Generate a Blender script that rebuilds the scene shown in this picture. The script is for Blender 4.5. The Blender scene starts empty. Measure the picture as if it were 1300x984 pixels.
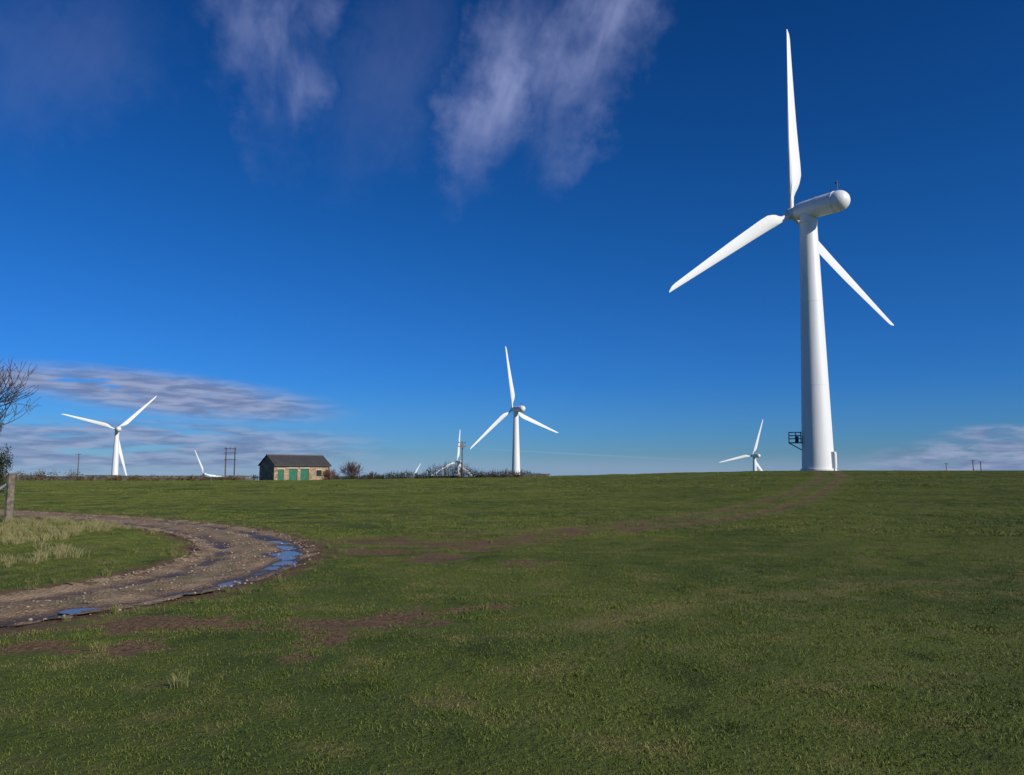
import bpy, math, random
import numpy as np
from mathutils import Vector, Matrix, noise, Euler
random.seed(7); np.random.seed(7)
S=bpy.context.scene
S.view_settings.view_transform='Standard'; S.view_settings.look='None'; S.view_settings.exposure=0
R=math.radians
COL=S.collection

# ------------------------------------------------------------ helpers
def link(o,parent=None):
    COL.objects.link(o)
    if parent: o.parent=parent
    return o
def mesh_obj(name,verts,faces,mat=None,parent=None,smooth=False):
    me=bpy.data.meshes.new(name); me.from_pydata(verts,[],faces); me.update()
    if smooth: me.polygons.foreach_set('use_smooth',[True]*len(me.polygons))
    o=bpy.data.objects.new(name,me)
    if mat: me.materials.append(mat)
    return link(o,parent)
def empty(name,loc=(0,0,0),rz=0):
    o=bpy.data.objects.new(name,None); o.location=loc; o.rotation_euler=(0,0,rz); o.empty_display_size=.5
    return link(o)
class NT:
    def __init__(s,nt): s.t=nt
    def n(s,typ,ins=None,**kw):
        nd=s.t.nodes.new(typ)
        for k,v in kw.items(): setattr(nd,k,v)
        if ins:
            for k,v in ins.items():
                sk=nd.inputs[k]
                if isinstance(v,bpy.types.NodeSocket): s.t.links.new(v,sk)
                else: sk.default_value=v
        return nd
    def math(s,op,a,b=0.0,c=None):
        d={0:a,1:b}
        if c is not None: d[2]=c
        return s.n('ShaderNodeMath',d,operation=op).outputs[0]
    def mix(s,f,a,b,blend='MIX'):
        nd=s.n('ShaderNodeMix',data_type='RGBA',blend_type=blend)
        for i,v in ((0,f),(6,a),(7,b)):
            if isinstance(v,bpy.types.NodeSocket): s.t.links.new(v,nd.inputs[i])
            else: nd.inputs[i].default_value=v if i==0 else (tuple(v)+(1,))[:4]
        return nd.outputs[2]
    def mr(s,v,a,b,c=0.0,d=1.0,it='SMOOTHSTEP'):
        return s.n('ShaderNodeMapRange',{0:v,1:a,2:b,3:c,4:d},interpolation_type=it).outputs[0]
    def noise(s,vec,scale,detail=4,rough=.55,dist=0.0):
        return s.n('ShaderNodeTexNoise',{'Vector':vec,'Scale':scale,'Detail':detail,'Roughness':rough,'Distortion':dist}).outputs[0]
def newmat(name):
    m=bpy.data.materials.new(name); m.use_nodes=True
    t=NT(m.node_tree); b=m.node_tree.nodes['Principled BSDF']
    return m,t,b
def setb(t,b,**kw):
    for k,v in kw.items():
        k=k.replace('_',' ')
        if isinstance(v,bpy.types.NodeSocket): t.t.links.new(v,b.inputs[k])
        else: b.inputs[k].default_value=v if not isinstance(v,tuple) else (v+(1,))[:4]
def bump(t,b,h,strength=.5,dist=.02):
    nd=t.n('ShaderNodeBump',{'Height':h,'Strength':strength,'Distance':dist}); t.t.links.new(nd.outputs[0],b.inputs['Normal'])
def simple(name,c1,c2,scale=3,rough=.7,bumpd=0,metal=0):
    m,t,b=newmat(name); p=t.n('ShaderNodeNewGeometry').outputs['Position']
    f=t.noise(p,scale,4,.6)
    setb(t,b,Base_Color=t.mix(t.mr(f,.35,.65),c1,c2),Roughness=rough,Metallic=metal)
    if bumpd: bump(t,b,t.noise(p,scale*4,4,.65),.8,bumpd)
    return m
def box(V,F,x0,x1,y0,y1,z0,z1):
    i=len(V); V+=[(x0,y0,z0),(x1,y0,z0),(x1,y1,z0),(x0,y1,z0),(x0,y0,z1),(x1,y0,z1),(x1,y1,z1),(x0,y1,z1)]
    F+=[(i,i+3,i+2,i+1),(i+4,i+5,i+6,i+7),(i,i+1,i+5,i+4),(i+1,i+2,i+6,i+5),(i+2,i+3,i+7,i+6),(i+3,i,i+4,i+7)]
def tube(V,F,pts,rad,n=6,cap=True):
    base=len(V); N=len(pts)
    pts=[Vector(p) for p in pts]
    for k in range(N):
        d=(pts[min(k+1,N-1)]-pts[max(k-1,0)])
        if d.length<1e-6: d=Vector((0,0,1))
        d.normalize()
        a=d.cross(Vector((1,0,0)) if abs(d.x)<.8 else Vector((0,1,0))).normalized(); b=d.cross(a)
        for j in range(n):
            an=2*math.pi*j/n; V.append(tuple(pts[k]+(a*math.cos(an)+b*math.sin(an))*rad[k]))
    for k in range(N-1):
        for j in range(n):
            j2=(j+1)%n; F.append((base+k*n+j,base+k*n+j2,base+(k+1)*n+j2,base+(k+1)*n+j))
    if cap:
        F.append(tuple(base+j for j in range(n))[::-1]); F.append(tuple(base+(N-1)*n+j for j in range(n)))
def revolve_z(V,F,prof,n=48):
    base=len(V)
    for z,r in prof:
        for j in range(n):
            an=2*math.pi*j/n; V.append((r*math.cos(an),r*math.sin(an),z))
    for k in range(len(prof)-1):
        for j in range(n):
            j2=(j+1)%n; F.append((base+k*n+j,base+k*n+j2,base+(k+1)*n+j2,base+(k+1)*n+j))

# ------------------------------------------------------------ terrain heights
def sstep(t): t=np.clip(t,0,1); return t*t*(3-2*t)
def Hbase(x,y):
    x=np.asarray(x,float); y=np.asarray(y,float)
    C=np.interp(x,[-60,-34,0,23,38,70],[.45,.52,.95,1.59,1.92,1.95])
    s=np.clip((y-33)/77,0,1)
    f=.35*s+.65*sstep(s)
    D=np.interp(y,[122,140,200,380,480,620,745,950,1000,2500,8000],[0,.3,1.9,8,12,24.5,28.5,39.5,43,105,150])
    return C*f-D
def hb(x,y): return float(Hbase(x,y))
# dirt track centreline (world metres)
TR=[(-26,1),(-14,4.5),(-9.2,7.6),(-6.6,10.0),(-5.35,12.9),(-5.25,15.6),(-5.8,18.3),(-7.8,22.4),(-11.6,27.0),(-15.8,30.6),(-21,34.0),(-30,39),(-45,46),(-80,60)]
def catmull(P,step=.15):
    out=[]; P=[Vector(p) for p in P]
    Q=[2*P[0]-P[1]]+P+[2*P[-1]-P[-2]]
    for i in range(1,len(Q)-2):
        a,b,c,d=Q[i-1:i+3]; n=max(2,int((c-b).length/step))
        for k in range(n):
            t=k/n
            out.append(.5*((2*b)+(c-a)*t+(2*a-5*b+4*c-d)*t*t+(3*b-3*c+d-a)*t**3))
    out.append(P[-1]); return out
TC=np.array([tuple(p) for p in catmull(TR,.15)])
TW=1.32
RUT=[(-4.6,19.3),(-1.9,21.0),(1.1,23.0),(4.75,27),(9.2,33.7),(15.8,46),(24,63),(33.5,84),(41.5,106),(43.5,111)]
RC=np.array([tuple(p) for p in catmull(RUT,.5)])
RUT2=[(-4.2,17.5),(-2.2,18.6),(0.3,20.6),(2.8,23.4),(6,28.2)]
RC2=np.array([tuple(p) for p in catmull(RUT2,.3)])
RUT3=[(-5.5,8.6),(-3.9,8.9),(-2.6,9.1),(-1.3,9.6),(0,10.8)]
RC3=np.array([tuple(p) for p in catmull(RUT3,.3)])
RUT4=[(0.9,9.2),(1.4,9.75),(2.95,10.9),(5.3,12.2),(9,13.6)]
RC4=np.array([tuple(p) for p in catmull(RUT4,.3)])
def pdist(px,py,C):
    d=np.full(px.shape,1e9)
    for s in range(0,len(C),1):
        dd=(px-C[s,0])**2+(py-C[s,1])**2
        np.minimum(d,dd,out=d)
    return np.sqrt(d)
def fn(x,y,s,seed=0.0):
    return np.array([noise.fractal(Vector((a*s+seed,b*s,seed)),1.0,2.0,4) for a,b in zip(x,y)])

# grid
def axis(lo,f0,f1,hi,fine,grow):
    c=list(np.arange(f0,f1,fine)); st=fine; v=c[-1]
    while v<hi: st=min(st*grow,900); v+=st; c.append(v)
    st=fine; v=f0; l=[]
    while v>lo: st=min(st*grow,900); v-=st; l.append(v)
    return np.array(l[::-1]+c)
gx=axis(-9000,-17,17,9000,.18,1.025); gy=axis(-600,3.5,34,9000,.18,1.018)
print('grid',len(gx),len(gy))
X,Y=np.meshgrid(gx,gy); x=X.ravel(); y=Y.ravel()
Z=Hbase(x,y)
near=(np.abs(x)<60)&(y>-5)&(y<125)
un=np.zeros_like(x); un[near]=fn(x[near],y[near],.35)*.05+fn(x[near],y[near],1.6,5)*.018
dT=np.full_like(x,99.); m=near&(x<4)&(y<70); dT[m]=pdist(x[m],y[m],TC[::2])
TWn=TW
Z+=un*np.clip((dT-TWn*.8)/1.5,0,1)
Z-=.22*(1-sstep((dT-TWn*.62)/(TWn*.26)))
# mud mask
mud=np.zeros_like(x); straw=np.zeros_like(x)
nm=near
nn=np.zeros_like(x); nn[nm]=fn(x[nm],y[nm],.9,11); n2=np.zeros_like(x); n2[nm]=fn(x[nm],y[nm],3.2,21)
dr=np.full_like(x,99.); dr[nm]=pdist(x[nm],y[nm],RC)
dr2=np.full_like(x,99.); dr2[nm]=pdist(x[nm],y[nm],RC2)
dr3=np.full_like(x,99.); dr3[nm]=pdist(x[nm],y[nm],RC3)
dr4=np.full_like(x,99.); dr4[nm]=pdist(x[nm],y[nm],RC4)
def ridge(d,c,w): return np.clip(1-np.abs(d-c)/w,0,1)
wr=np.interp(y,[20,60,110],[.45,.55,.65])
amp=np.interp(y,[22,34,60,110],[1.4,1.15,.95,.9])
mud=np.maximum(mud,(ridge(dr,.95,wr)*amp+(nn*.9+n2*.5)*(dr<1.9)-.08))
mud=np.maximum(mud,ridge(dr2,.6,.45)*1.05+(nn*1.2+n2*.5-.1)*(dr2<1.3))
mud=np.maximum(mud,ridge(dr3,0.1,.45)*.95+(nn*1.3+n2*.8-.22)*(dr3<.9))
straw=np.clip(ridge(dr4,.1,.45)*.8+nn*.6*(dr4<.8),0,1)
straw=np.maximum(straw,np.clip(1-np.abs(dr-.95)/1.6,0,1)*.85)
def patch(cx,cy,rx,ry):
    q=np.sqrt(((x-cx)/rx)**2+((y-cy)/ry)**2); return np.clip(1.2-q,0,1)
for cx,cy,rx,ry in [(-3.7,8.1,.35,.5),(-1.95,8.6,.26,.6),(-2.0,7.6,.22,.35),(-1.5,16.3,.8,1.0),(-2.6,17.5,.9,.6),(-1.0,18.2,1.0,.5),(.4,15.2,.9,.35),(-3.5,20.4,1.4,.7),(-1.2,9.3,.5,.2),(-4.6,8.0,.5,.3),(-.6,19.6,1.6,.5)]:
    mud=np.maximum(mud,patch(cx,cy,rx,ry)*1.1+n2*.7*(patch(cx,cy,rx,ry)>0))
vb=sstep((1.95-dT)/.6)*.8+nn*.5*(dT<2.0)
mud=np.clip(np.maximum(mud,vb),0,1)
Z-=.035*mud*near
Z+=n2*.03*mud
nx,ny=len(gx),len(gy)
idx=np.arange(nx*ny).reshape(ny,nx)
F=np.stack([idx[:-1,:-1].ravel(),idx[:-1,1:].ravel(),idx[1:,1:].ravel(),idx[1:,:-1].ravel()],1)
me=bpy.data.meshes.new('ground')
me.vertices.add(nx*ny); me.vertices.foreach_set('co',np.stack([x,y,Z],1).ravel())
me.loops.add(F.size); me.loops.foreach_set('vertex_index',F.ravel())
me.polygons.add(len(F)); me.polygons.foreach_set('loop_start',np.arange(0,F.size,4)); me.polygons.foreach_set('loop_total',np.full(len(F),4))
me.polygons.foreach_set('use_smooth',np.ones(len(F),bool)); me.update(); me.validate()
at=me.attributes.new('mud','FLOAT','POINT'); at.data.foreach_set('value',mud)
at=me.attributes.new('straw','FLOAT','POINT'); at.data.foreach_set('value',np.clip(straw,0,1))
ground=link(bpy.data.objects.new('ground',me))
MUD=mud.reshape(ny,nx); ZG=Z.reshape(ny,nx); DT=dT.reshape(ny,nx); STR=straw.reshape(ny,nx); DR=dr.reshape(ny,nx)
def samp(G,px,py):
    i=np.clip(np.searchsorted(gx,px)-1,0,nx-2); j=np.clip(np.searchsorted(gy,py)-1,0,ny-2)
    fx=(px-gx[i])/(gx[i+1]-gx[i]); fy=(py-gy[j])/(gy[j+1]-gy[j])
    return (G[j,i]*(1-fx)+G[j,i+1]*fx)*(1-fy)+(G[j+1,i]*(1-fx)+G[j+1,i+1]*fx)*fy

# grass colour shared by soil + blades
def grasscol(t,p,k=1.0):
    a=t.noise(p,.13,3,.65); b=t.noise(p,1.1,3,.65)
    g=t.mix(t.mr(a,.36,.62),(.066*k,.096*k,.017*k),(.112*k,.138*k,.025*k))
    g=t.mix(t.mr(b,.48,.72),g,(.155*k,.146*k,.044*k))
    g=t.mix(t.mr(b,.28,.45,.7,0),g,(.040*k,.058*k,.012*k))
    return g
MUDC=((.085,.05,.028),(.19,.125,.068))
m,t,b=newmat('field_grass_soil')
p=t.n('ShaderNodeNewGeometry').outputs['Position']
g=grasscol(t,p,.85)
ma=t.n('ShaderNodeAttribute',attribute_name='mud').outputs['Fac']; sa=t.n('ShaderNodeAttribute',attribute_name='straw').outputs['Fac']
fine=t.noise(p,22,4,.7)
mc=t.mix(t.mr(fine,.35,.65),*MUDC)
g=t.mix(t.math('MULTIPLY',sa,.6),g,(.2,.16,.065))
mf=t.mr(t.math('ADD',ma,t.math('MULTIPLY',t.math('SUBTRACT',fine,.5),.9)),.25,.55)
setb(t,b,Base_Color=t.mix(mf,g,mc),Roughness=.9,Specular_IOR_Level=.15)
bump(t,b,t.noise(p,14,4,.75),.9,.05)
me.materials.append(m)

# ------------------------------------------------------------ dirt track ribbon
nc=41; V=[];Fc=[];cc=[]
T=catmull(TR,.12); L=len(T)
def prof_at(e): return -.012-.055*math.exp(-((e-.5)/.22)**2)-.02*(1-e)
for i,pt in enumerate(T):
    d=(T[min(i+1,L-1)]-T[max(i-1,0)]).normalized(); nrm=Vector((-d.y,d.x))  # left of travel
    for j in range(nc):
        c=-1+2*j/(nc-1); w=TW*1.12
        px=pt.x-nrm.x*c*w; py=pt.y-nrm.y*c*w      # c=+1 : outer (right) side
        e=abs(c)
        prof=prof_at(e)
        if c>0 and 11<pt.y<24: prof-=.02*math.sin((pt.y-11)/13*math.pi)
        nz=noise.fractal(Vector((px*1.1,py*1.1,3)),1,2,5)*.045+noise.fractal(Vector((px*4,py*4,8)),1,2,3)*.028
        ed=min(1,(1-e)/.2)
        z=hb(px,py)+.006+(prof+nz)*ed
        V.append((px,py,z)); cc.append(c)
for i in range(L-1):
    for j in range(nc-1):
        a=i*nc+j; Fc.append((a,a+1,a+nc+1,a+nc))
m,t,b=newmat('gravel_dirt')
p=t.n('ShaderNodeNewGeometry').outputs['Position']
ca=t.n('ShaderNodeAttribute',attribute_name='across').outputs['Fac']
ea=t.math('ABSOLUTE',ca)
n1=t.noise(p,1.3,4,.65); n3=t.noise(p,26,4,.7)
vor=t.n('ShaderNodeTexVoronoi',{'Vector':p,'Scale':24.0,'Randomness':1.0}); vd=vor.outputs['Distance']
base=t.mix(t.mr(n1,.35,.65),(.145,.092,.052),(.31,.215,.13))
base=t.mix(t.mr(n3,.45,.7,0,.8),base,(.42,.32,.22))
base=t.mix(t.mr(n3,.25,.42,.6,0),base,(.065,.042,.027))
zc=t.n('ShaderNodeSeparateXYZ',{0:p}).outputs[2]
wet=t.mr(t.math('ADD',zc,t.math('MULTIPLY',t.math('SUBTRACT',n3,.5),.04)),-.09,-.03,1,0)
base=t.mix(wet,base,(.075,.05,.033))
hump=t.math('MULTIPLY',t.mr(ea,.0,.3,1,0),t.mr(n1,.45,.6,0,.8))
base=t.mix(hump,base,(.12,.115,.05))
setb(t,b,Base_Color=base,Roughness=t.mr(wet,0,1,.95,.38,'LINEAR'),Specular_IOR_Level=.3)
bump(t,b,t.math('ADD',n3,t.math('MULTIPLY',vd,-.6)),.8,.03)
al=t.mr(t.math('ADD',ea,t.math('MULTIPLY',t.math('SUBTRACT',t.noise(p,3.2,4,.7),.5),.7)),.82,.9,1,0)
setb(t,b,Alpha=al)
track=mesh_obj('dirt_track',V,Fc,m,smooth=True)
track.data.attributes.new('across','FLOAT','POINT').data.foreach_set('value',cc)
# puddles : flat water lying in the low wheel ruts
m,t,b=newmat('puddle_water')
p=t.n('ShaderNodeNewGeometry').outputs['Position']
setb(t,b,Base_Color=(.13,.10,.07),Roughness=.16,IOR=1.33,Specular_IOR_Level=.42)
bump(t,b,t.noise(p,9,3,.5),.15,.01)
wv=[];wf=[]
def addpoly(cx,cy,rx,ry,rot,z):
    i0=len(wv); n=40
    for k in range(n):
        an=2*math.pi*k/n; r=1+.14*math.sin(3*an+cx)+.08*math.sin(5*an+cy)
        a=rx*r*math.cos(an); bb=ry*r*math.sin(an)
        wv.append((cx+a*math.cos(rot)-bb*math.sin(rot),cy+a*math.sin(rot)+bb*math.cos(rot),z))
    wf.append(tuple(range(i0,i0+n)))
strip=[i for i,pt in enumerate(T) if 10.9<pt.y<21.0 and pt.x>-9]
i0=len(wv)
for i in strip:
    pt=T[i]; d=(T[i+1]-T[i-1]).normalized(); nrm=Vector((-d.y,d.x))
    for c in (-.02,.9):
        wv.append((pt.x-nrm.x*c*TW*1.1,pt.y-nrm.y*c*TW*1.1,-.086))
for k in range(len(strip)-1): a=i0+2*k; wf.append((a,a+1,a+3,a+2))
water=mesh_obj('puddle',wv,wf,m)
wv=[];wf=[]
addpoly(-5.35,10.45,.42,.24,.5,-.054)
addpoly(-6.35,8.95,.5,.2,-.6,-.060)
mesh_obj('puddle',wv,wf,m)

# ------------------------------------------------------------ grass instancing
def blade_patch(name,size,nb,hmin,hmax,w,lean,mat,parent,clump=0):
    n=nb; cx=(np.random.rand(n)-.5)*size; cy=(np.random.rand(n)-.5)*size
    if clump:
        kx=(np.random.rand(clump)-.5)*size; ky=(np.random.rand(clump)-.5)*size
        k=np.random.randint(0,clump,n); sel=np.random.rand(n)<.45
        sg=size/math.sqrt(clump)*.25
        cx=np.where(sel,kx[k]+np.random.randn(n)*sg,cx); cy=np.where(sel,ky[k]+np.random.randn(n)*sg,cy)
    h=hmin+(hmax-hmin)*np.random.rand(n)**1.8
    an=np.random.rand(n)*2*np.pi; la=np.random.rand(n)*2*np.pi; lm=lean*h*(.3+np.random.rand(n))
    dx,dy=np.cos(an),np.sin(an); lx,ly=np.cos(la)*lm,np.sin(la)*lm
    z0=-.01
    vs=np.zeros((n,5,3))
    for k,(s,f) in enumerate([(-1,0),(1,0),(1,.55),(-1,.55)]):
        ww=w*(.5 if f==0 else .42)*s
        vs[:,k,0]=cx+dx*ww+lx*f*f; vs[:,k,1]=cy+dy*ww+ly*f*f; vs[:,k,2]=z0+h*f
    vs[:,4,0]=cx+lx; vs[:,4,1]=cy+ly; vs[:,4,2]=z0+h*(1-.25*np.minimum(lm/h,1))
    b0=np.arange(n)*5
    me=bpy.data.meshes.new(name)
    me.vertices.add(n*5); me.vertices.foreach_set('co',vs.ravel())
    li=np.stack([b0,b0+1,b0+2,b0+3,b0+3,b0+2,b0+4],1).ravel()
    me.loops.add(n*7); me.loops.foreach_set('vertex_index',li)
    me.polygons.add(n*2)
    ls=np.stack([np.arange(n)*7,np.arange(n)*7+4],1).ravel(); lt=np.tile([4,3],n)
    me.polygons.foreach_set('loop_start',ls); me.polygons.foreach_set('loop_total',lt); me.update()
    a=me.attributes.new('shade','FLOAT','POINT'); a.data.foreach_set('value',np.repeat(np.random.rand(n),5))
    me.materials.append(mat)
    o=bpy.data.objects.new(name,me); return link(o,parent)
def instancer(name,px,py,sc,parent,zoff=0.0):
    n=len(px); an=np.random.rand(n)*2*np.pi; z=samp(ZG,px,py)+zoff
    e=.3; gxs=(samp(ZG,px+e,py)-samp(ZG,px-e,py))/(2*e); gys=(samp(ZG,px,py+e)-samp(ZG,px,py-e))/(2*e)
    gxs=np.clip(gxs,-.08,.08); gys=np.clip(gys,-.08,.08)
    co=np.zeros((n,4,3))
    for k in range(4):
        ax=np.cos(an+k*np.pi/2)*sc*.7071; ay=np.sin(an+k*np.pi/2)*sc*.7071
        co[:,k,0]=px+ax; co[:,k,1]=py+ay; co[:,k,2]=z+ax*gxs+ay*gys
    me=bpy.data.meshes.new(name); me.vertices.add(4*n); me.vertices.foreach_set('co',co.ravel())
    me.loops.add(4*n); me.loops.foreach_set('vertex_index',np.arange(4*n))
    me.polygons.add(n); me.polygons.foreach_set('loop_start',np.arange(0,4*n,4)); me.polygons.foreach_set('loop_total',np.full(n,4)); me.update()
    o=link(bpy.data.objects.new(name,me),parent)
    o.instance_type='FACES'; o.use_instance_faces_scale=True; o.instance_faces_scale=1.0
    o.show_instancer_for_render=False; o.show_instancer_for_viewport=False
    return o
def blademat(name,pale=0.0,k=1.0):
    m,t,b=newmat(name); p=t.n('ShaderNodeNewGeometry').outputs['Position']
    g=grasscol(t,p,k)
    s=t.n('ShaderNodeAttribute',attribute_name='shade').outputs['Fac']
    g=t.mix(t.mr(s,.75,1,0,.5),g,(.20*k,.18*k,.075*k))
    g=t.mix(t.mr(s,0,.3,.5,0),g,(.037*k,.062*k,.012*k))
    if pale: g=t.mix(t.mr(s,.0,.9,pale*.5,pale),g,(.40,.34,.18))
    setb(t,b,Base_Color=g,Roughness=.65,Specular_IOR_Level=.2)
    return m
GM=blademat('grass_blade',0,1.12)
grass=empty('grass')
def jgrid(x0,x1,y0,y1,st):
    a,b_=np.meshgrid(np.arange(x0,x1,st),np.arange(y0,y1,st)); a=a.ravel();b_=b_.ravel()
    return a+(np.random.rand(len(a))-.5)*st*.6,b_+(np.random.rand(len(a))-.5)*st*.6
def wedge(px,py,u=.72,off=2.5): return np.abs(px)<u*py+off
px,py=jgrid(-24,24,2.8,23,.42); k=wedge(px,py)&(samp(DT,px,py)>TW+.2)&(samp(MUD,px,py)<.25+.25*np.random.rand(len(px)))
px,py=px[k],py[k]; o=instancer('near_turf',px,py,.85+.35*np.random.rand(len(px)),grass); print('near',len(px))
blade_patch('turf_blades',.55,520,.012,.042,.005,.8,GM,o,9)
px,py=jgrid(-50,50,22.6,62,1.4); k=wedge(px,py)&(samp(DT,px,py)>TW+.7)&(samp(DR,px,py)>2.4)
px,py=px[k],py[k]; o=instancer('middle_turf',px,py,.85+.35*np.random.rand(len(px)),grass); print('mid',len(px))
blade_patch('turf_blades_b',1.75,1200,.015,.05,.015,.8,GM,o,22)
px,py=jgrid(-105,105,60,124,3.4); k=wedge(px,py,.78,4)&(samp(DR,px,py)>3.6)
px,py=px[k],py[k]; o=instancer('far_turf',px,py,.85+.35*np.random.rand(len(px)),grass); print('far',len(px))
blade_patch('turf_blades_c',4.1,1500,.02,.07,.04,.8,GM,o,40)
px,py=jgrid(-6,48,21,113,.6); d_=samp(DR,px,py); k=(d_<4)&(samp(MUD,px,py)<.2+.3*np.random.rand(len(px)))&(samp(DT,px,py)>TW+.3)
px,py=px[k],py[k]; o=instancer('rut_edge_turf',px,py,.8+.4*np.random.rand(len(px)),grass); print('rut',len(px))
blade_patch('turf_blades_d',.75,230,.015,.05,.014,.8,GM,o,9)
PM=blademat('pale_grass_blade',.6); TM=blademat('tuft_blade',.25)
def tuft(name,nb,h,spread,w,mat,parent):
    V=[];F=[];sh=[]
    for i in range(nb):
        a=random.random()*6.283; r=abs(random.gauss(0,.35))*spread; hh=h*(.5+random.random()*.6)
        bx,by=math.cos(a)*r,math.sin(a)*r; la=a+random.gauss(0,.6); lm=hh*(.15+.6*random.random())
        wa=random.random()*6.283; dx,dy=math.cos(wa)*w/2,math.sin(wa)*w/2
        i0=len(V); s=random.random()
        for f in (0,.4,.75):
            ox=bx+math.cos(la)*lm*f*f; oy=by+math.sin(la)*lm*f*f; z=hh*f*(1-.15*f)
            q=1-.45*f; V+= [(ox-dx*q,oy-dy*q,z),(ox+dx*q,oy+dy*q,z)]
        V.append((bx+math.cos(la)*lm,by+math.sin(la)*lm,hh*.8))
        F+=[(i0,i0+1,i0+3,i0+2),(i0+2,i0+3,i0+5,i0+4),(i0+4,i0+5,i0+6)]; sh+=[s]*7
    o=mesh_obj(name,V,F,mat,parent); o.data.attributes.new('shade','FLOAT','POINT').data.foreach_set('value',sh); return o
lg=empty('long_grass')
px=np.random.uniform(-19,-7.6,1400); py=np.random.uniform(12.5,29,1400)
dd=samp(DT,px,py); nz=np.array([noise.noise(Vector((a*.6,b_*.6,4))) for a,b_ in zip(px,py)])
k=(dd>TW+.25)&(nz+np.interp(px,[-15,-11,-7.5],[.40,.0,-.5])>0.05)
k&=np.array([b_<np.interp(-a,[5.5,8.5,12,16,21],[18,21.5,25.5,28.5,31.5]) for a,b_ in zip(px,py)])
o=instancer('pale_tufts',px[k],py[k],.35+.6*np.random.rand(k.sum()),lg); tuft('pale_tuft',70,.28,.26,.009,PM,o)
px=np.random.uniform(-30,16,9000); py=np.random.uniform(5,60,9000); dd=samp(DT,px,py); mm=samp(MUD,px,py)
k=((dd>TW+.02)&(dd<TW+.7)&(np.random.rand(9000)<.8))|((mm>.15)&(mm<.6)&(dd>TW)&(np.random.rand(9000)<.12))|((dd>TW+.3)&(py<40)&(np.random.rand(9000)<.015))
o=instancer('verge_tufts',px[k],py[k],.3+.4*np.random.rand(k.sum()),lg); tuft('green_tuft',60,.2,.2,.008,TM,o); print('tufts',k.sum())
# gravel
gm=simple('gravel_stone',(.14,.105,.075),(.38,.31,.235),9,.9)
import bmesh
gr=empty('gravel')
bm=bmesh.new(); bmesh.ops.create_icosphere(bm,subdivisions=1,radius=.5)
for v in bm.verts: v.co*=random.uniform(.75,1.15); v.co.z*=.55
mp=bpy.data.meshes.new('pebble'); bm.to_mesh(mp); bm.free(); mp.materials.append(gm)
ii=np.random.randint(0,len(TC)-1,12000); off=np.random.uniform(-1.35,1.35,12000)
dv=TC[ii+1]-TC[ii]; dv/=np.linalg.norm(dv,axis=1)[:,None]
px=TC[ii,0]+dv[:,1]*off; py=TC[ii,1]-dv[:,0]*off
e=np.abs(off)/1.48
zz=.006-.012-.055*np.exp(-((e-.5)/.22)**2)-.02*(1-e)
k=(py>4)&(py<40)&(np.abs(px)<.8*py+2)&((np.abs(off)>.85)|(np.abs(off)<.35)|(np.random.rand(12000)<.35))
px,py,zz=px[k],py[k],zz[k]; n=len(px)
o=instancer('gravel_spots',px,py,.015+.05*np.random.rand(n)**3,gr)
c=np.zeros(n*12); o.data.vertices.foreach_get('co',c); c=c.reshape(n,4,3); c[:,:,2]=(Hbase(px,py)+zz+.004)[:,None]; o.data.vertices.foreach_set('co',c.ravel())
link(bpy.data.objects.new('pebble',mp),o)

# ------------------------------------------------------------ wind turbines
m,t,b=newmat('turbine_white_paint')
tc=t.n('ShaderNodeTexCoord').outputs['Object']
st=t.n('ShaderNodeMapping',{'Vector':tc,'Scale':(2.2,2.2,.12)}).outputs[0]
f=t.noise(st,1.4,3,.6)
setb(t,b,Base_Color=t.mix(t.mr(f,.45,.8,0,.6),(.73,.74,.75),(.58,.59,.57)),Roughness=.45)
WHITE=m
DARK=simple('dark_steel',(.05,.05,.055),(.09,.09,.1),3,.5)
GALV=simple('galvanised_steel',(.22,.23,.24),(.32,.33,.34),4,.5,metal=.4)
HUBH=39.6
def sm_mesh(name,V,F,mats):
    me=bpy.data.meshes.new(name); me.from_pydata(V,[],F); me.update()
    bm=bmesh.new(); bm.from_mesh(me); bmesh.ops.recalc_face_normals(bm,faces=bm.faces)
    for f in bm.faces: f.smooth=True
    for e in bm.edges:
        if len(e.link_faces)==2 and e.calc_face_angle()>.5: e.smooth=False
    bm.to_mesh(me); bm.free()
    for q in mats: me.materials.append(q)
    return me
V=[];F=[]
prof=[(-8,2.3),(0,2.3)]
zt=36.9
def tr(z): return 2.24+(1.2-2.24)*(z/zt)
prof+=[(.05,2.42),(.3,2.42),(.31,tr(.3))]
for z0 in (12.3,24.6):
    prof+=[(z0-.06,tr(z0-.06)),(z0-.055,tr(z0)+.02),(z0+.055,tr(z0)+.02),(z0+.06,tr(z0+.06))]
prof+=[(zt-.4,tr(zt-.4)),(zt-.39,1.32),(zt,1.32),(zt+.02,1.15),(zt+.9,1.12)]
revolve_z(V,F,prof,64); F.append(tuple(range(64))[::-1]); F.append(tuple(range(len(V)-64,len(V))))
tower_me=sm_mesh('tower',V,F,[WHITE])
def rev_y(prof,n=40):
    V=[];F=[]; revolve_z(V,F,prof,n); V=[(a,z,-b_) for a,b_,z in V]; 
    F.append(tuple(range(n))[::-1]); F.append(tuple(range(len(V)-n,len(V))))
    return V,F
npf=[]
for k in range(9):
    a=k/8*math.pi/2; npf.append((-5.1-1.5*math.cos(a) ,max(.02,1.5*math.sin(a))))
npf+=[(-4.6,1.5),(-4.59,1.55),(-4.4,1.55),(-4.39,1.5),(-1.6,1.5),(-1.57,1.44),(.9,1.36),(1.5,1.26),(1.9,1.1),(2.05,.9)]
V,F=rev_y(npf,48); nac_me=sm_mesh('nacelle',V,F,[WHITE])
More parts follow.
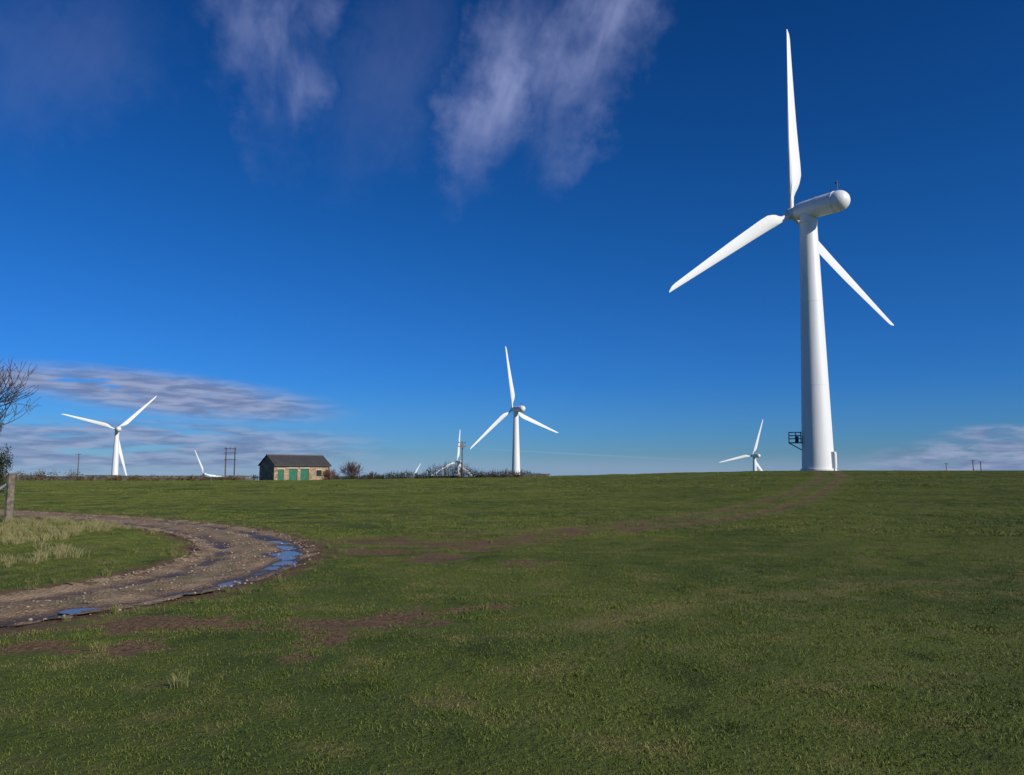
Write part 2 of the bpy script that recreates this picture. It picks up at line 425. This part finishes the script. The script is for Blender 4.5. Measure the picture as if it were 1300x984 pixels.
V,F=rev_y([(2.05,.62),(2.2,.78),(2.45,.85),(3.2,.85),(3.5,.75),(3.8,.55),(3.98,.25),(4.02,.02)],32); hub_me=sm_mesh('hub',V,F,[WHITE])
def airfoil(c,th,n=14):
    pts=[]
    for k in range(n):
        a=2*math.pi*k/n; xx=.5*(1-math.cos(a)) ; s=1 if a<math.pi else -1
        yt=th/.2*(.2969*math.sqrt(xx)-.126*xx-.3516*xx**2+.2843*xx**3-.1036*xx**4)
        pts.append((xx*c,s*yt*c))
    return pts
BL=30.6
V=[];F=[];secs=40;n=14
for k in range(secs+1):
    f=k/secs; r=.55+f*(BL-.55); fr=r/BL
    ch=np.interp(fr,[0,.05,.09,.16,.21,.27,.4,.6,.8,.95,.985,1],[.8,.8,1.0,1.9,2.3,2.25,1.95,1.5,1.05,.72,.5,.15])
    th=np.interp(fr,[0,.05,.1,.2,.4,1],[1,1,.75,.3,.2,.14])
    tw=-R(np.interp(fr,[0,.2,.5,1],[22,18,9,4]))
    circ=float(np.interp(fr,[0,.05,.13],[1,1,0]))
    af=airfoil(ch,th)
    le=-.40
    for q,(a,b_) in enumerate(af):
        an=2*math.pi*q/n; cxx=.4*(1-math.cos(an)); cyy=.4*math.sin(an)
        xx=(a*(1-circ)+cxx*circ)+le; yy=b_*(1-circ)+cyy*circ
        V.append((xx*math.cos(tw)-yy*math.sin(tw),xx*math.sin(tw)+yy*math.cos(tw),r))
for k in range(secs):
    for q in range(n):
        q2=(q+1)%n; F.append((k*n+q,k*n+q2,(k+1)*n+q2,(k+1)*n+q))
F.append(tuple(range(n))[::-1]); F.append(tuple(range(len(V)-n,len(V))))
blade_me=sm_mesh('blade',V,F,[WHITE])
V=[];F=[]
tube(V,F,[(0,-4.9,1.3),(0,-4.9,3.1)],[.06,.035],6); tube(V,F,[(-.35,-4.9,2.5),(.35,-4.9,2.5)],[.03,.03],5); tube(V,F,[(-.3,-4.0,1.3),(-.3,-4.0,2.2)],[.04,.03],5)
box(V,F,-.38,-.30,-5.05,-4.75,2.5,2.75); box(V,F,.28,.4,-4.96,-4.84,2.5,2.62)
vane_me=sm_mesh('wind_vane',V,F,[DARK])
def turbine(x,y,hubz,yaw,phase,offs=(0,0,0),scl=(1,1,1)):
    zb=hubz-HUBH
    e=empty('wind_turbine',(x,y,zb),R(yaw))
    def ch(nm,me,loc=(0,0,0),rot=(0,0,0),par=e):
        o=bpy.data.objects.new(nm,me); o.location=loc; o.rotation_euler=rot; return link(o,par)
    ch('tower',tower_me)
    na=ch('nacelle',nac_me,(0,0,38.65),(R(1.0),0,0))
    ch('wind_vane',vane_me,par=na); hu=ch('hub',hub_me,rot=(R(2),0,0),par=na)
    for k in range(3):
        a=R(phase+120*k+offs[k])
        o=ch('blade_%d'%(k+1),blade_me,(0,2.85,0),(0,a,0),par=hu); o.scale=(1,1,scl[k])
    return e
MT=turbine(44.0,115,1.95+HUBH,35.6,-2.5,(0.3,-1.4,2.4),(.93,1.055,.99))
turbine(1.9,380,32.8,35.6,-9.5)
turbine(-238,480,28.6,35.6,45.6)
turbine(-365,950,0.9,35.6,-22)
turbine(-50,745,12.6,35.6,5)
turbine(-128,1000,-11.5,35.6,33)
turbine(188,620,15.6,20,20)
V=[];F=[]
rot=Matrix.Rotation(-R(35.6),3,'Z')@Matrix.Rotation(R(-21),3,'Z')
def addrot(Vs): return [tuple(rot@Vector(v)) for v in Vs]
box(V,F,-3.9,-2.0,-1.0,1.0,4.0,4.12)
for (a,b_) in [(-3.85,-.95),(-3.85,.95),(-3.85,0),(-2.9,-.95),(-2.9,.95),(-2.2,-.95),(-2.2,.95)]:
    tube(V,F,[(a,b_,4.1),(a,b_,5.55)],[.05,.05],6)
for z in (4.65,5.1,5.55):
    tube(V,F,[(-2.1,-.95,z),(-3.85,-.95,z),(-3.85,.95,z),(-2.1,.95,z)],[.045]*4,6)
for s in (-.9,.9): tube(V,F,[(-3.8,s,4.0),(-2.1,s,3.0)],[.06,.06],6)
box(V,F,-3.0,-2.5,-.5,.1,4.13,5.0)
V=addrot(V); mesh_obj('service_platform',V,F,DARK,MT)
V=[];F=[]
box(V,F,1.95,2.5,-.75,.25,0,2.7); box(V,F,2.51,2.57,-.65,.15,.4,2.5)
V=[tuple(Matrix.Rotation(-R(35.6),3,'Z')@Matrix.Rotation(R(-36),3,'Z')@Vector(v)) for v in V]
mesh_obj('door_hood',V,F,WHITE,MT)

# ------------------------------------------------------------ stone building
def stone_mat():
    m,t,b=newmat('rubble_stone')
    tc=t.n('ShaderNodeTexCoord').outputs['Object']
    mp=t.n('ShaderNodeMapping',{'Vector':tc,'Scale':(1,1,1.7)}).outputs[0]
    v=t.n('ShaderNodeTexVoronoi',{'Vector':mp,'Scale':2.8}); ve=t.n('ShaderNodeTexVoronoi',{'Vector':mp,'Scale':2.8},feature='DISTANCE_TO_EDGE')
    h=t.n('ShaderNodeSeparateColor',{0:v.outputs['Color']}).outputs[0]
    c=t.mix(h,(.26,.17,.10),(.54,.38,.24)); c=t.mix(t.mr(t.noise(tc,1.2,5,.6),.45,.7,0,.5),c,(.15,.11,.08))
    c=t.mix(t.mr(ve.outputs['Distance'],0,.07,.7,0),c,(.10,.085,.07))
    setb(t,b,Base_Color=c,Roughness=.9); bump(t,b,t.mr(ve.outputs['Distance'],0,.1),.8,.04)
    return m
STONE=stone_mat()
BX,BY=-41.0,138.0
bang=math.atan2(.73,.68)
bl=empty('stone_building',(BX,BY,hb(-38,141)-.05),bang)
LEN,WID,EH,RH=11.3,4.9,2.8,4.55
V=[];F=[]
ops=[(0.7,1.9,0,2.1),(2.9,4.6,0,2.25),(5.2,6.9,0,2.25),(8.5,9.6,.9,2.0)]
xs=0
for (a,c,z0,z1) in ops:
    box(V,F,xs,a,0,.4,-1,EH); box(V,F,a,c,0,.4,z1,EH)
    if z0>0: box(V,F,a,c,0,.4,-1,z0)
    else: box(V,F,a,c,0,.4,-1,-.02)
    xs=c
box(V,F,xs,LEN,0,.4,-1,EH)
box(V,F,0,LEN,WID-.4,WID,-1,EH)
for x0 in (0,LEN-.4):
    box(V,F,x0,x0+.4,.4,WID-.4,-1,EH)
    i=len(V)
    V+=[(x0,0,EH),(x0,WID,EH),(x0,WID/2,RH-.08),(x0+.4,0,EH),(x0+.4,WID,EH),(x0+.4,WID/2,RH-.08)]
    F+=[(i,i+2,i+1),(i+3,i+4,i+5),(i,i+3,i+5,i+2),(i+1,i+2,i+5,i+4),(i,i+1,i+4,i+3)]
mesh_obj('walls',V,F,STONE,bl)
m,t,b=newmat('slate')
tc=t.n('ShaderNodeTexCoord').outputs['Object']
br=t.n('ShaderNodeTexBrick',{'Vector':t.n('ShaderNodeMapping',{'Vector':tc,'Scale':(1,1,1.2)}).outputs[0],'Color1':(.03,.03,.034,1),'Color2':(.055,.054,.06,1),'Mortar':(.015,.015,.017,1),'Scale':3.0,'Mortar Size':.02})
setb(t,b,Base_Color=t.mix(t.mr(t.noise(tc,.8,4),.5,.7,0,.5),br.outputs[0],(.075,.068,.05)),Roughness=.8)
SL=m
V=[];F=[]
for s in (0,1):
    y0=-.3 if s==0 else WID+.3; z0=EH-.05; th=.14; i=len(V)
    V+=[(-.15,y0,z0),(LEN+.15,y0,z0),(LEN+.15,WID/2,RH),(-.15,WID/2,RH),(-.15,y0,z0+th),(LEN+.15,y0,z0+th),(LEN+.15,WID/2,RH+th),(-.15,WID/2,RH+th)]
    F+=[(i,i+3,i+2,i+1),(i+4,i+5,i+6,i+7),(i,i+1,i+5,i+4),(i+1,i+2,i+6,i+5),(i+2,i+3,i+7,i+6),(i+3,i,i+4,i+7)]
mesh_obj('roof',V,F,SL,bl)
V=[];F=[]; tube(V,F,[(-.18,WID/2,RH+.13),(LEN+.18,WID/2,RH+.13)],[.12,.12],8); mesh_obj('ridge_tiles',V,F,simple('ridge',(.09,.08,.075),(.13,.12,.11)),bl)
V=[];F=[]; tube(V,F,[(-.15,-.36,EH-.06),(LEN+.15,-.36,EH-.06)],[.06,.06],6); tube(V,F,[(LEN-.3,-.1,EH-.1),(LEN-.3,-.06,-.2)],[.045,.045],6); mesh_obj('gutter',V,F,DARK,bl)
GREEN=simple('green_door_paint',(.012,.11,.065),(.02,.15,.085),2,.55)
for q,(a,c,z0,z1) in enumerate(ops[:3]):
    V=[];F=[]
    nb=max(4,int((c-a)/.22)); w=(c-a-.02)/nb
    for k in range(nb): box(V,F,a+.01+k*w,a+.01+(k+1)*w-.012,.14,.2,.03,z1-.02)
    mesh_obj('door_%d'%(q+1),V,F,GREEN,bl)
V=[];F=[]; a,c,z0,z1=ops[3]
for bx in [(a,a+.07,z0,z1),(c-.07,c,z0,z1),(a+.07,c-.07,z1-.07,z1),(a+.07,c-.07,z0,z0+.07),((a+c)/2-.02,(a+c)/2+.02,z0+.07,z1-.07)]: box(V,F,bx[0],bx[1],.14,.2,bx[2],bx[3])
mesh_obj('window_frame',V,F,GREEN,bl)
V=[];F=[]; box(V,F,a+.07,c-.07,.21,.23,z0+.07,z1-.07); mesh_obj('window_glass',V,F,simple('window_pane',(.02,.025,.03),(.03,.035,.04),1,.08),bl)
V=[];F=[]
for (a,c,z0,z1) in ops: box(V,F,a-.15,c+.15,-.03,-.002,z1+.0,z1+.28)
mesh_obj('lintels',V,F,simple('lintel_sandstone',(.36,.3,.22),(.46,.39,.29),2,.85),bl)

# ------------------------------------------------------------ dry stone walls (individual stones)
def stone_wall(pts,h,name,mat):
    V=[];F=[]
    for (xa,ya),(xb,yb) in zip(pts[:-1],pts[1:]):
        Ls=math.hypot(xb-xa,yb-ya); dx,dy=(xb-xa)/Ls,(yb-ya)/Ls; z=-.3
        hh=h
        while z<hh:
            rh=random.uniform(.16,.24); s=-random.random()*.3
            while s<Ls:
                w=random.uniform(.25,.6)
                cxm=s+w/2; x0=xa+dx*cxm; y0=ya+dy*cxm
                if z+rh<hh+noise.noise(Vector((x0*.15,y0*.15,2)))*.35+.1:
                    gz=hb(x0,y0)+z; th=.28-.07*max(z,0)/h+random.uniform(-.03,.03); i=len(V)
                    jt=lambda:random.uniform(-.03,.03)
                    for zz in (0,rh-.015):
                        for (aa,bb) in ((-w/2+.01,-th),(w/2-.01,-th),(w/2-.01,th),(-w/2+.01,th)):
                            a2=aa+jt(); b2=bb+jt(); V.append((x0+dx*a2-dy*b2,y0+dy*a2+dx*b2,gz+zz+jt()*.6))
                    F+=[(i,i+3,i+2,i+1),(i+4,i+5,i+6,i+7),(i,i+1,i+5,i+4),(i+1,i+2,i+6,i+5),(i+2,i+3,i+7,i+6),(i+3,i,i+4,i+7)]
                s+=w
            z+=rh
    return mesh_obj(name,V,F,mat)
WS=simple('wall_stone',(.07,.058,.045),(.19,.155,.115),2.2,.9)
stone_wall([(-125,122),(-90,124),(-62,126),(-43,131)],.9,'dry_stone_wall',WS)
stone_wall([(-33,141),(-18,134),(6,130)],.5,'dry_stone_wall',WS)

# ------------------------------------------------------------ foliage masses
def leafmat(name,c1,c2,c3):
    m,t,b=newmat(name); p=t.n('ShaderNodeNewGeometry').outputs['Position']
    g=t.mix(t.mr(t.noise(p,.7,3,.6),.4,.62),c1,c2); g=t.mix(t.mr(t.noise(p,5,2,.6),.5,.7,0,.8),g,c3)
    setb(t,b,Base_Color=g,Roughness=.7,Specular_IOR_Level=.2); return m
def leaves(V,F,cx,cy,cz,rx,ry,rz,n,s):
    for _ in range(n):
        while True:
            a,b_,c=[random.uniform(-1,1) for _ in range(3)]
            if a*a+b_*b_+c*c<1: break
        o=Vector((cx+a*rx,cy+b_*ry,cz+c*rz)); q=Euler([random.uniform(0,6.3) for _ in range(3)]).to_matrix(); ss=s*random.uniform(.5,1.2); i=len(V)
        for u,v in ((-1,-.15),(0,-.55),(1,.1),(0,.5)): V.append(tuple(o+q@Vector((u*ss,v*ss,0))))
        F.append((i,i+1,i+2,i+3))
SCR=leafmat('scrub_leaf',(.022,.026,.011),(.055,.038,.022),(.08,.058,.032))
V=[];F=[]
xx=-30.0
while xx<4.8:
    yy=(131.5 if xx>-21 else 131.5-(xx+21)*.5)+random.uniform(-1,1); hp=.95+.5*noise.noise(Vector((xx*.5,0,1)))+.2*random.random()
    if -14.5<xx<-5.5: hp+=1.05*math.sin((xx+14.5)/9*math.pi)+.35*random.random()
    if xx>3: hp*=.6
    if xx<-21: hp*=.75
    hp=max(.35,hp)
    leaves(V,F,xx,yy,hb(xx,yy)+hp*.5,.55,.7,hp*.58,110,.095)
    for k in range(4):
        tx=xx+random.uniform(-.4,.4); tube(V,F,[(tx,yy,hb(tx,yy)),(tx+random.uniform(-.25,.25),yy,hb(tx,yy)+hp*random.uniform(1.05,1.4))],[.03,.014],3)
    xx+=.32
mesh_obj('hedge',V,F,SCR)
V=[];F=[]
BR=leafmat('bracken_leaf',(.11,.075,.032),(.045,.042,.018),(.2,.14,.055))
for k in range(360):
    xx=random.uniform(-125,-44); yy=np.interp(xx,[-125,-90,-62,-43],[122,124,126,131])+random.choice((-1,1,1))*random.uniform(.3,1.6)
    hp=.4+.45*random.random()+.35*noise.noise(Vector((xx*.12,1,1)))+(.55 if xx<-68 else 0)
    leaves(V,F,xx,yy,hb(xx,yy)+hp*.6,.8,.5,hp*.75,60,.10)
mesh_obj('bracken_hedgerow',V,F,BR)

def grow(V,F,p,d,L,r,depth,tips,gn=.28,up=.1,kids=(2,4),minr=.006,seg=4):
    pts=[p.copy()]; rr=[r]; q=p.copy(); dd=d.copy()
    for k in range(seg):
        dd=(dd+Vector([random.gauss(0,gn*.5) for _ in range(3)])+Vector((0,0,up*.5))).normalized()
        q=q+dd*L/seg; pts.append(q.copy()); rr.append(max(minr,r*(1-.5*(k+1)/seg)))
    tube(V,F,pts,rr,6 if r>.05 else 4 if r>.02 else 3,cap=False)
    if depth<=0: tips.append(q.copy()); return
    for k in range(random.randint(*kids)):
        t=random.uniform(.35,1.0); i=min(seg,max(1,int(t*seg+.5))); 
        side=Vector([random.gauss(0,1) for _ in range(3)]); side=(side-dd*side.dot(dd)).normalized()
        nd=(dd*.75+side*random.uniform(.45,.85)+Vector((0,0,up))).normalized()
        grow(V,F,pts[i],nd,L*random.uniform(.6,.82),rr[i]*.68,depth-1,tips,gn,up,kids,minr,seg)
    grow(V,F,pts[-1],dd,L*.75,rr[-1]*.95,depth-1,tips,gn,up,kids,minr,seg)
BARK=simple('bark',(.045,.028,.022),(.09,.058,.043),4,.9,.02)
TWIG=simple('purple_twig',(.07,.04,.038),(.12,.075,.06),4,.9)
def bare_bush(x,y,h,spread,stems,mat,name='bare_bush',minr=.012,depth=3):
    V=[];F=[];tips=[]
    for k in range(stems):
        a=random.random()*6.28; d=Vector((math.cos(a)*spread,math.sin(a)*spread,1)).normalized()
        grow(V,F,Vector((x+math.cos(a)*.2,y+math.sin(a)*.2,hb(x,y)-.1)),d,h*.36,.05,depth,tips,.3,.12,(2,3),minr,3)
    return mesh_obj(name,V,F,mat)
bare_bush(-28.6,142,3.9,.35,13,TWIG,'bare_tree',.022)
bare_bush(-31.8,140,2.4,.5,14,simple('rust_twig',(.11,.05,.03),(.16,.08,.05)),'bare_bush',.024)
bare_bush(-24,138,1.8,.5,8,TWIG,'bare_bush',.018)
bare_bush(-44.5,139,1.5,.5,6,TWIG,'bare_bush',.018)
V=[];F=[];tips=[]
tx,ty=-30.4,45.0; tz=hb(tx,ty)
trunk=[Vector((tx,ty,tz-.3)),Vector((tx+.1,ty,tz+1.5)),Vector((tx-.1,ty+.1,tz+3)),Vector((tx+.15,ty,tz+4.6))]
tube(V,F,trunk,[.32,.25,.21,.17],10)
for k in range(7):
    a=k*2.4+.3; z=3.4+k*.2
    grow(V,F,Vector((tx,ty,tz+z)),Vector((math.cos(a)*1.0,math.sin(a)*.6,.6)).normalized(),1.75,.085,3,tips,.26,.10,(2,3),.013,4)
for k in range(4):
    a=k*1.57; grow(V,F,trunk[-1],Vector((math.cos(a)*.6,math.sin(a)*.45,1)).normalized(),1.55,.1,3,tips,.26,.1,(2,4),.013,4)
tree=empty('ivy_clad_tree')
mesh_obj('trunk_and_branches',V,F,BARK,tree)
V=[];F=[]
for k in range(54):
    z=random.uniform(.3,4.9); rr=1-.07*z
    leaves(V,F,tx+random.uniform(-1.0,1.95)*rr,ty+random.uniform(-.9,.9)*rr,tz+z,.45,.5,.6,300,.055)
mesh_obj('ivy_leaves',V,F,leafmat('ivy_leaf',(.014,.022,.01),(.03,.04,.016),(.05,.055,.022)),tree)

# ------------------------------------------------------------ poles
WOOD=simple('pole_wood',(.075,.06,.05),(.13,.105,.085),3,.85)
def pole(x,y,top,arms=1,w=1.6,r=.13,name='utility_pole'):
    e=empty(name,(x,y,hb(x,y))); h=top-hb(x,y); V=[];F=[]
    tube(V,F,[(0,0,-.5),(0,0,h)],[r,r*.75],8); mesh_obj('pole',V,F,WOOD,e); V=[];F=[]
    for k in range(arms):
        box(V,F,-w/2,w/2,-r-.1,-r+.01,h-.35-k*.8,h-.22-k*.8)
        for s in (-1,0,1): tube(V,F,[(s*w*.45,-r-.04,h-.22-k*.8),(s*w*.45,-r-.04,h+.02-k*.8)],[.05,.04],6)
    mesh_obj('crossarm',V,F,WOOD,e); return e
pole(-162.6,300,8.8,1,2.2,.2); pole(201.7,350,7.3,1,2.6,.25); pole(206.2,352,6.7,1,2.4,.25); pole(191,352,6.0,1,2.0,.2)
e=pole(-10.6,170,8.3,2,1.6,.15); V=[];F=[]
box(V,F,-.42,.42,-.75,-.2,7.1,8.0); 
for s in(-.2,0,.2): tube(V,F,[(s,-.5,8.0),(s,-.5,8.3)],[.05,.03],6)
mesh_obj('transformer',V,F,GALV,e)
e=empty('h_frame_pole',(-59.9,170,hb(-60,170))); h=7.0-hb(-60,170); V=[];F=[]
for s in (-.95,.95): tube(V,F,[(s,0,-.5),(s,0,h)],[.16,.12],8)
mesh_obj('poles',V,F,WOOD,e); V=[];F=[]
for z in (h-.3,h-1.2,h-2.6,): box(V,F,-1.3,1.3,-.26,-.14,z,z+.14)
for s in (-1.1,0,1.1): tube(V,F,[(s,-.2,h-.16),(s,-.2,h+.15)],[.06,.04],6)
mesh_obj('crossarms',V,F,WOOD,e)

# ------------------------------------------------------------ field fence with gate post at the left
PW=simple('weathered_post',(.10,.08,.06),(.22,.18,.135),6,.9,.01)
f=empty('post_and_wire_fence')
pp=[(-17.5,28.0,1.68,.14),(-18.9,27.2,1.25,.07),(-21.0,26.0,1.2,.06),(-23.4,24.6,1.2,.06),(-26,23,1.2,.06)]
for q,(a,b_,h,r) in enumerate(pp):
    V=[];F=[]; tube(V,F,[(a,b_,-.4),(a+.01,b_,h-.05),(a+.01,b_,h)],[r,r*.95,r*.7],8); mesh_obj('post_%d'%(q+1),V,F,PW,f)
V=[];F=[]
for z in (.35,.65,.95,1.12):
    tube(V,F,[(a,b_,z) for a,b_,h,r in pp],[.006]*len(pp),4)
tube(V,F,[(-17.55,28,1.35),(-18.95,27.2,.1)],[.05,.05],6)
mesh_obj('wires_and_brace',V,F,GALV,f)

# ------------------------------------------------------------ world
SAZ,SEL=128,27   # sun azimuth clockwise from +Y, elevation
w=bpy.data.worlds.new('sky'); S.world=w; w.use_nodes=True
try: w.cycles.sampling_method='MANUAL'; w.cycles.sample_map_resolution=256
except Exception as ex: print(ex)
t=NT(w.node_tree); bg=w.node_tree.nodes['Background']
sky=t.n('ShaderNodeTexSky',sky_type='NISHITA',sun_disc=False,sun_elevation=R(SEL),sun_rotation=R(SAZ),altitude=200,air_density=1.0,dust_density=.4,ozone_density=3.0).outputs[0]
d=t.n('ShaderNodeTexCoord').outputs['Generated']; sp=t.n('ShaderNodeSeparateXYZ',{0:d})
az=t.math('ARCTAN2',sp.outputs[0],sp.outputs[1]); el=t.math('ARCSINE',sp.outputs[2])
azd=t.math('MULTIPLY',az,180/math.pi); eld=t.math('MULTIPLY',el,180/math.pi)
ae=t.n('ShaderNodeCombineXYZ',{0:azd,1:eld}).outputs[0]
# ragged edges: the cloud outlines are pushed about by turbulence
wn=t.n('ShaderNodeTexNoise',{'Vector':ae,'Scale':.22,'Detail':5.0,'Roughness':.6}).outputs['Color']
wo=t.n('ShaderNodeVectorMath',{0:wn,1:(.5,.5,.5)},operation='SUBTRACT').outputs[0]
wa=t.n('ShaderNodeVectorMath',{0:wo,1:(9,9,0)},operation='MULTIPLY').outputs[0]
aw=t.n('ShaderNodeVectorMath',{0:ae,1:wa},operation='ADD').outputs[0]
cr=t.n('ShaderNodeValToRGB',{0:t.mr(eld,0,45,0,1,'LINEAR')})
els=cr.color_ramp.elements
els[0].position=0; els[0].color=(.30,.54,.93,1)
els[1].position=1; els[1].color=(.03,.25,.60,1)
for pz,c in ((.06,(.18,.47,.97,1)),(.14,(.11,.42,.96,1)),(.35,(.07,.39,.86,1)),(.65,(.045,.32,.73,1))):
    q=els.new(pz); q.color=c
sk=t.mix(1.0,sky,cr.outputs[0],'MULTIPLY')
def blob(cx,cy,rx,ry,rot,soft=1.0,vec=None):
    mp=t.n('ShaderNodeMapping',{'Vector':vec or ae,'Location':(cx,cy,0),'Rotation':(0,0,R(rot)),'Scale':(rx,ry,1)},vector_type='TEXTURE').outputs[0]
    ln=t.n('ShaderNodeVectorMath',{0:mp},operation='LENGTH').outputs['Value']
    return t.mr(ln,1.0,1.0-soft,0,1)
def streak(rot,lx,ly,sc,lo,hi,det=4,dist=.4,off=0,rough=.5):
    mp=t.n('ShaderNodeMapping',{'Vector':ae,'Location':(off,off,0),'Rotation':(0,0,R(rot)),'Scale':(lx,ly,1)},vector_type='TEXTURE').outputs[0]
    return t.mr(t.noise(mp,sc,det,rough,dist),lo,hi)
def mul(*a):
    r=a[0]
    for q in a[1:]: r=t.math('MULTIPLY',r,q)
    return r
sA=streak(98,5.0,2.6,.9,.2,.75,5,.4,0,.5); sB=streak(60,5.0,2.8,.85,.10,.72,5,.4,3,.5)
fineS=streak(66,5.0,.7,1.1,.1,.8,4,.3,60,.5)
ci=mul(t.math('MAXIMUM',blob(-15.9,27.8,9,4.2,78,1,aw),mul(blob(-19,29.5,8,4,110,1,aw),.7)),sA,.58)
ci2=mul(t.math('MAXIMUM',blob(-1.2,26.3,9,4.4,64,1,aw),t.math('MAXIMUM',mul(blob(6.0,29.6,11,4.6,46,1,aw),.9),mul(blob(5.0,25.2,7,3.2,60,1,aw),.5))),sB,.82)
cir=t.math('MAXIMUM',ci,ci2)
cir=t.math('MAXIMUM',cir,mul(t.math('MAXIMUM',blob(-31,25,10,6,30,1,aw),blob(-9,27,10,5,60,1,aw)),.12))
cir=t.math('MULTIPLY',cir,t.mr(fineS,0,1,.78,1.0,'LINEAR'))
col=t.mix(cir,sk,(2.9,3.4,6.0))
sL=streak(-2,4.2,1.0,1.0,.28,.46,7,.25,5,.6)
low=mul(t.math('MAXIMUM',blob(-23.0,5.1,13,1.8,-5,.6),blob(-31,5.7,7,1.1,0,.8)),sL,.95)
low2=mul(blob(-25,1.7,19,2.1,0,.55),streak(0,6,.65,1.0,.32,.54,7,.3,14,.6),.85)
low3=mul(t.math('MAXIMUM',blob(30.5,.9,8.5,1.8,4,.65),blob(31.5,2.3,4.5,.9,0,.8)),streak(0,2.6,.7,1.0,.34,.54,7,.3,31,.6),.85)
haze=mul(t.mr(eld,.0,1.5,1,0),.4)
con=mul(blob(5,1.3,13,.08,-3.2,1.0),.10)
lc=low
for q in (low2,low3): lc=t.math('MAXIMUM',lc,q)
shade=streak(0,3,.5,1.2,.35,.65,5,.3,50)
lcol=t.mix(shade,(1.6,2.2,4.0),(3.1,3.7,5.5))
col=t.mix(con,col,(6.0,6.6,7.8)); col=t.mix(haze,col,(3.4,4.5,7.0))
col=t.mix(lc,col,lcol)
t.t.links.new(col,bg.inputs[0]); bg.inputs[1].default_value=.10

sl=bpy.data.lights.new('sun','SUN'); sl.energy=4.6; sl.angle=R(.5); sl.color=(1,.94,.83)
so=link(bpy.data.objects.new('sun',sl))
sd=Vector((math.sin(R(SAZ))*math.cos(R(SEL)),math.cos(R(SAZ))*math.cos(R(SEL)),math.sin(R(SEL))))
so.rotation_euler=sd.to_track_quat('Z','Y').to_euler()

cd=bpy.data.cameras.new('camera'); cd.lens=28; cd.sensor_width=36; cd.clip_end=30000; cd.clip_start=.05
co=link(bpy.data.objects.new('camera',cd)); co.location=(0,0,1.7); co.rotation_euler=(R(96.1),0,0); S.camera=co
